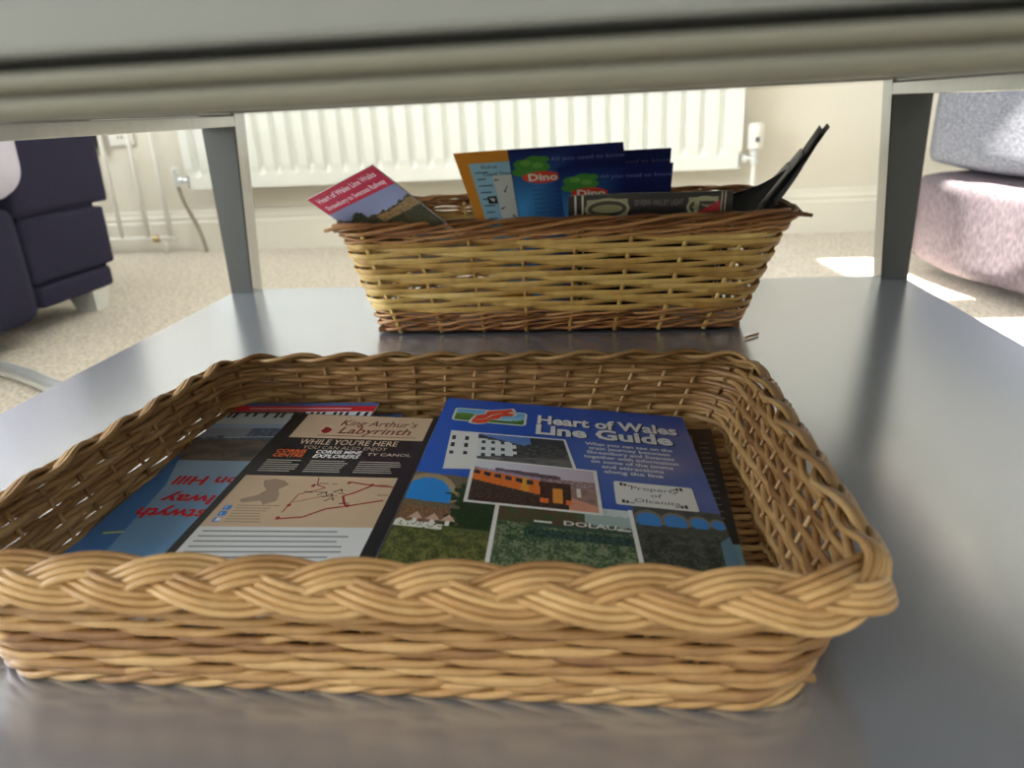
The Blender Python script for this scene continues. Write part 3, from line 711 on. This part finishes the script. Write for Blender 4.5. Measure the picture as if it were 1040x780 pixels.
# --- blue railway leaflet, upside down
bl = thing('leaflet', (-.2, .33, .015), 'pale blue leaflet lying upside down with red wording', 'leaflet')
zb_ = .0165
tl_, tr_ = onz(238, 404, zb_), onz(389, 407, zb_); tl_.z += .002; tr_.z += .002
bl_ = Vector((-.2465, .232, zb_)); br_ = Vector((tr_.x + .0, .228, zb_))
tl_.x = max(tl_.x, -.2465); tl_.y = min(tl_.y, .447); tr_.y = min(tr_.y, .447)
f = surf(bl_, br_, tr_, tl_, 110, 212)
block('pages', f, 110, 212, .0012, M_paper, bl)
P = Print()
P.grid(0, 0, 110, 212, 30, 60, lambda a_, b_: mix(mix((96, 148, 200), (168, 190, 214), b_ * 1.5 - .1 + .25 * nz(a_ * 2, b_ * 4, 3)), (150, 170, 200), 0), 1)
P.rect(0, 207, 110, 212, (70, 110, 180), 3); P.rect(0, 198, 110, 207, (206, 32, 50), 3)
P.rect(14, 201.6, 92, 203.4, (236, 190, 196), 4)
P.rect(0, 178, 110, 198, (196, 208, 222), 2)
x = 3
while x < 108: P.rect(x, 190 - random.random() * 3, x + 2.6, 197, (26, 28, 36), 3); x += random.choice((4.5, 6, 8.5))
P.rect(0, 195, 60, 197.4, (30, 32, 40), 3)
def hill(a_, b_):
    n1 = nz(a_ * 8, b_ * 6, 2); n2 = nz(a_ * 30, b_ * 20, 2)
    if b_ > .62: return mix((66, 84, 116), (120, 136, 160), .5 + 1.2 * n2) if .7 + .1 * n1 > b_ or a_ > .3 else (150, 160, 176)
    return mix((90, 84, 82), (134, 120, 108), .5 + n1 + .5 * n2)
P.grid(0, 128, 110, 172, 44, 24, hill, 2)
P.line([(18, 158), (60, 160), (104, 158)], 1.2, (196, 206, 216), 3); P.line([(60, 168), (62, 156), (98, 156), (98, 168)], 1.0, (206, 214, 222), 3)
RDD = (206, 34, 44)
for s_, xr_, y, wd in (('Constitution Hill', 17, 100, 104), ('Cliff Railway', 21, 80.5, 88), ('Aberystwyth', 14, 66.5, 80)):
    P.text(s_, xr_ + wd, y + 9, 13, RDD, 4, .03, rot=PI, width=wd)
for k, y in enumerate((120, 115, 57)): P.rect(56, y, 104, y + 1.6, (110, 124, 150), 3)
P.ell(88, 34, 24, 15, (206, 214, 220), 3); P.ell(88, 34, 22, 13, (84, 96, 112), 4)
P.poly([(0, 0), (26, 0), (14, 100), (0, 140)], (70, 122, 186), 2); P.line([(9, 52), (20, 54)], 1.6, (196, 206, 150), 3)
P.build('printed_cover', f, bl)
ul = thing('leaflet', (-.19, .33, .012), 'darker blue leaflet lying beneath the upside-down pale blue one', 'leaflet')
f = surf(Vector((-.2470, .225, .0133)), Vector((-.13, .225, .0133)), Vector((-.13, .440, .0133)), Vector((-.2470, .440, .0133)), 119, 215)
block('pages', f, 119, 215, .0040, M_paper, ul)
P = Print(); P.rect(0, 0, 119, 215, (52, 92, 150), 1); P.build('printed_cover', f, ul)

# --- dark booklet under the blue one
dk = thing('booklet', (0, .33, .01), 'dark booklet with a pale blue foot, mostly hidden under the blue rail guide', 'booklet')
dr0, dr1 = onz(722, 436, .0110), onz(757, 573, .0110)
dd = (dr1 - dr0).normalized(); dr1 = dr0 + dd * .205
f = surf(dr1 + Vector((-.145, 0, 0)), dr1, dr0, dr0 + Vector((-.145, 0, 0)), 145, 205)
block('pages', f, 145, 205, .0022, M_paper, dk)
P = Print(); P.rect(0, 0, 145, 205, (34, 32, 34), 1, 1, 10); P.rect(0, 40, 145, 78, (120, 168, 190), 2)
P.rect(132, 90, 133, 196, (110, 104, 100), 2)
for k in range(14): P.rect(136, 100 + k * 6.5, 141, 101.2 + k * 6.5, (120, 112, 108), 2)
P.build('printed_cover', f, dk)

# ------------------------------------------------------------------ contents of the back basket
# --- red-headed landscape card, tilted
def plane_pt(px, py, P0, N): r = ray(px, py); o_ = Vector((0, 0, H)); return o_ + r * ((P0 - o_).dot(N) / r.dot(N))
P0 = ony(347, 226, .669); best = None
for i in range(-60, 61):
    for j in range(-20, 21):
        N = Vector((j * .05, -1, i * .05)).normalized()
        a_, b_, c_ = plane_pt(312, 203, P0, N), plane_pt(378, 168, P0, N), plane_pt(446, 222, P0, N)
        e1, e2 = b_ - a_, c_ - b_
        if e1.length < .02 or e2.length < .02 or e1.length > .3: continue
        cost = abs(e1.normalized().dot(e2.normalized())) + abs(e1.length - .099) * 6 + abs(j) * .004 + abs(i) * .001
        if best is None or cost < best[0]: best = (cost, N, a_, b_, e1, e2)
_, N, a_, b_, e1, e2 = best
print('RED', best)
rc = thing('leaflet', tuple(a_), 'red-headed leaflet with a hillside photo, tilted at the left end of the deep basket', 'leaflet')
e1n = e1.normalized(); e2n = (e2 - e2.dot(e1n) * e1n).normalized(); Wd = .5 * (e1.length + .0); Ln = .150
Wd = e1.length
f = surf(a_ + e2n * Ln, b_ + e2n * Ln, b_, a_, 100, 150)
block('pages', f, 100, 150, .0012, M_paper, rc)
P = Print()
def land(x_, y_):
    n1 = nz(x_ * 5, y_ * 5, 1); n2 = nz(x_ * 26, y_ * 26, 1)
    h1 = .74 + .08 * math.sin(x_ * 4 + 2.4) + .05 * n2
    if y_ > h1 + (.12 if x_ < .35 else 0) * (n1 + .4): return mix((150, 160, 190), (126, 134, 166), y_)
    if x_ > .45 and y_ > .42 + .1 * x_ and y_ < h1 - .03: return mix((150, 122, 84), (110, 92, 60), .5 + n2)
    return mix((44, 48, 40), (74, 72, 50), .5 + 1.4 * n2)
VL = 150 - 1000 * e2.length; print('VL', VL)
P.grid(0, VL - 8, 100, 126, 60, 60, land, 1); P.rect(0, 126, 100, 150, (178, 40, 66), 1)
P.text('Heart of Wales Line Walks', 50, 140, 8, (234, 190, 198), 2, .02, align='CENTER', width=86); P.text('Shrewsbury to Swansea Railway', 50, 130, 7.5, (234, 190, 198), 2, .02, align='CENTER', width=88)
P.build('printed_cover', f, rc)

# --- the Dino leaflets
def dino(label, TLp, TRp, BLp, BRp, ytop, ybot, flap=None, front=True):
    t_ = thing('leaflet', tuple(ony(*BLp, ybot)), label, 'leaflet')
    tl, tr, bl2, br2 = ony(*TLp, ytop), ony(*TRp, ytop), ony(*BLp, ybot), ony(*BRp, ybot)
    def ext(top, low): dv = (low - top).normalized(); k = (top.z - .012) / max(1e-6, -dv.z); return top + dv * min(k, .21)
    bl3, br3 = ext(tl, bl2), ext(tr, br2)
    f_ = surf(bl3, br3, tr, tl, 99, 210, s_=.00015); block('pages', f_, 99, 210, .0012, M_paper, t_)
    P = Print()
    P.grid(0, 0, 99, 210, 30, 50, lambda x_, y_: mix((70, 150, 206), (22, 30, 86), max(x_ * 1.9 - .1, (y_ - .62) * 2.6)), 1)
    P.text('All you need to know', 36, 191, 8, (112, 120, 176), 2, 0, .9)
    for cx, cy, r_ in ((12, 188, 9), (22, 192, 9), (16, 180, 11), (27, 184, 8), (8, 178, 7), (30, 194, 5)): P.ell(cx, cy, r_, r_ * .8, (70, 134, 58), 2, 16)
    for cx, cy, r_ in ((14, 190, 5), (24, 186, 5)): P.ell(cx, cy, r_, r_ * .8, (104, 160, 70), 3, 12)
    P.ell(26, 170, 17, 8, (206, 64, 44), 4, 22); P.text('Dino', 14, 165.5, 13, (244, 214, 196), 5, .03)
    for k in range(14): P.rect(16, 152 - k * 6, 16 + random.uniform(22, 30), 153.6 - k * 6, (38, 92, 150), 2)
    P.build('printed_cover', f_, t_)
    if flap:
        ftl, fbl = flap; ftl = ony(*ftl, ytop - .005); fl2 = ony(*fbl, ybot - .004); fb_ = ext(ftl, fl2)
        g_ = surf(fb_, bl3, tl, ftl, 55, 210, s_=.00025); fp = block('map_flap', g_, 55, 210, .0006, M_paper, t_); fp['label'] = 'orange-edged map flap'
        Q = Print(); Q.rect(0, 0, 55, 210, (222, 142, 50), 1, 1, 8); Q.rect(12, 20, 55, 194, (152, 196, 222), 2, 1, 8)
        for k in range(16): Q.rect(16, 180 - k * 9, 16 + random.uniform(10, 16), 181.6 - k * 9, (60, 80, 110), 3)
        for s_, y in (('Find us', 186), ('Castell Dinas', 176)): Q.text(s_, 24, y, 6, (40, 60, 90), 3, .01)
        Q.rect(22, 138, 33, 148, (40, 40, 44), 4); Q.poly([(24, 146), (31, 145), (29, 140), (26, 142)], (210, 214, 214), 5)
        Q.rect(34, 60, 55, 176, (206, 210, 204), 3)
        for k in range(10): x, y = random.uniform(36, 50), random.uniform(66, 170); Q.line([(x, y), (x + 4, y + random.uniform(-8, 8))], 1, (70, 70, 70), 4); Q.ell(x, y, 1.3, 1.6, (60, 60, 60), 5, 8)
        Q.build('printed_map', g_, fp)
    return t_
dino('rearmost dark blue leaflet, showing only its top edge behind the Dino leaflets', (560, 157), (682, 150), (560, 228), (676, 224), .800, .775)
dino('blue Dino leaflet with an orange-edged map flap open on its left', (515, 152), (633, 144), (528, 230), (640, 226), .785, .758, ((460, 156), (486, 229)))
dino('foremost blue Dino leaflet, directly behind the long black magazine', (566, 170), (684, 165), (575, 230), (678, 226), .765, .738)

# --- long black magazine and its fanned pages
mg = thing('magazine', (.05, .68, .01), 'long black magazine with oval emblems, its right pages fanned up out of the basket', 'magazine')
tops = curve_pts([tuple(ony(577, 199, .689)), tuple(ony(640, 196, .688)), tuple(ony(700, 195, .686)), tuple(ony(745, 193, .682))], 8)
def mf(u_, v_, lay):
    k = min(.9999, max(0, u_ / 180)) * (len(tops) - 1); i = int(k); p = tops[i].lerp(tops[i + 1], k - i)
    z0 = .02; z_ = z0 + (p.z - z0) * v_ / 110; return Vector((p.x - (1 - v_ / 110) * .006 * (u_ / 180), p.y - (lay * .00004) - .004 * (1 - v_ / 110), z_))
mf.n = Vector((0, -1, 0))
block('pages', mf, 180, 110, .0018, M_paper, mg, 24, 1)
P = Print(); P.rect(0, 0, 180, 110, (34, 31, 34), 1, 24, 1)
P.rect(6, 0, 8, 110, (196, 190, 176), 2, 1, 1); P.rect(13, 0, 15, 110, (196, 190, 176), 2, 1, 1)
for cx in (38, 140):
    P.grid(cx - 20, 87, cx + 20, 105, 6, 1, lambda a_, b_: (150, 146, 116), 2); P.ell(cx, 96, 22, 10, (160, 158, 126), 3, 30); P.ell(cx, 96, 19, 7.5, (62, 58, 50), 4, 30); P.ell(cx, 96, 15, 4, (140, 138, 100), 5, 20)
    P.ell(cx - 4, 82, 14, 4, (150, 148, 76), 5, 20)
P.text('SEVERN VALLEY LIGHT', 64, 98, 8, (120, 114, 110), 3, 0, width=50)
P.poly([(70, 76), (120, 86), (163, 102), (163, 92), (140, 80), (90, 70)], (170, 40, 50), 3)
P.poly([(60, 66), (100, 84), (130, 78), (100, 66)], (84, 74, 76), 2)
for k in range(8): P.line([(50 + 8 * k, 66), (66 + 9 * k, 82)], .9, (150, 144, 140), 4)
P.rect(164, 0, 166, 110, (176, 168, 148), 4); P.rect(169, 0, 171, 110, (176, 168, 148), 4); P.poly([(120, 60), (160, 60), (160, 84), (140, 76)], (150, 128, 116), 5)
P.build('printed_cover', mf, mg)
def sheet(name, rows_, m, th_=.0005, label=None):
    bm = bmesh.new(); nj = len(rows_[0]); top = [[bm.verts.new(p) for p in r_] for r_ in rows_]
    for i in range(len(rows_) - 1):
        for j in range(nj - 1): bm.faces.new((top[i][j], top[i + 1][j], top[i + 1][j + 1], top[i][j + 1]))
    bmesh.ops.solidify(bm, geom=bm.faces[:], thickness=th_)
    o_ = bmobj(name, bm, m, mg, True)
    if label: o_['label'] = label
    return o_
M_pg = mat('black_gloss_page', (.010, .011, .014), .5, spec=.2, noise_scale=50, noise_amt=.2)
M_pg_glint = mat('black_page_highlight', (.26, .28, .31), .4, spec=.3, noise_scale=50, noise_amt=.2)  # lighter slate tone paints highlights on some of the black pages
# the black page bowing back to the left
topc = curve_pts([tuple(ony(690, 208, .76)), tuple(ony(735, 199, .735)), tuple(ony(770, 188, .71)), tuple(ony(800, 171, .69))], 6)
botc = curve_pts([tuple(ony(690, 236, .75)), tuple(ony(715, 238, .72)), tuple(ony(735, 238, .695)), tuple(ony(748, 236, .68))], 6)
sheet('page', [[a_.lerp(b_, t_ / 4) for t_ in range(5)] for a_, b_ in zip(botc, topc)], M_pg, .0005, 'black page bowed backwards')
tips = [((750, 232), (843, 129), M_pg), ((756, 232), (838, 136), M_pg_glint), ((761, 232), (835, 131), M_pg), ((752, 234), (831, 143), M_pg), ((746, 233), (816, 157), M_pg_glint), ((742, 232), (803, 172), M_paper), ((766, 232), (828, 150), M_pg_glint)]
for k, (lo, hi, m_) in enumerate(tips):
    yb = .672 + .0015 * k; c0, c1 = ony(*lo, yb), ony(*hi, yb + .015)
    md = c0.lerp(c1, .5) + Vector((.002, 0, -.003)); rim_ = curve_pts([tuple(c0), tuple(md), tuple(c1)], 5)
    rr_ = []
    for p in rim_:
        dv = Vector((p.x, p.y, 0)).normalized(); dv = (dv + Vector((-.03, 0, 0))).normalized(); rr_.append([p, p + dv * .05, p + dv * .095])
    sheet('page', rr_, m_, .0006)
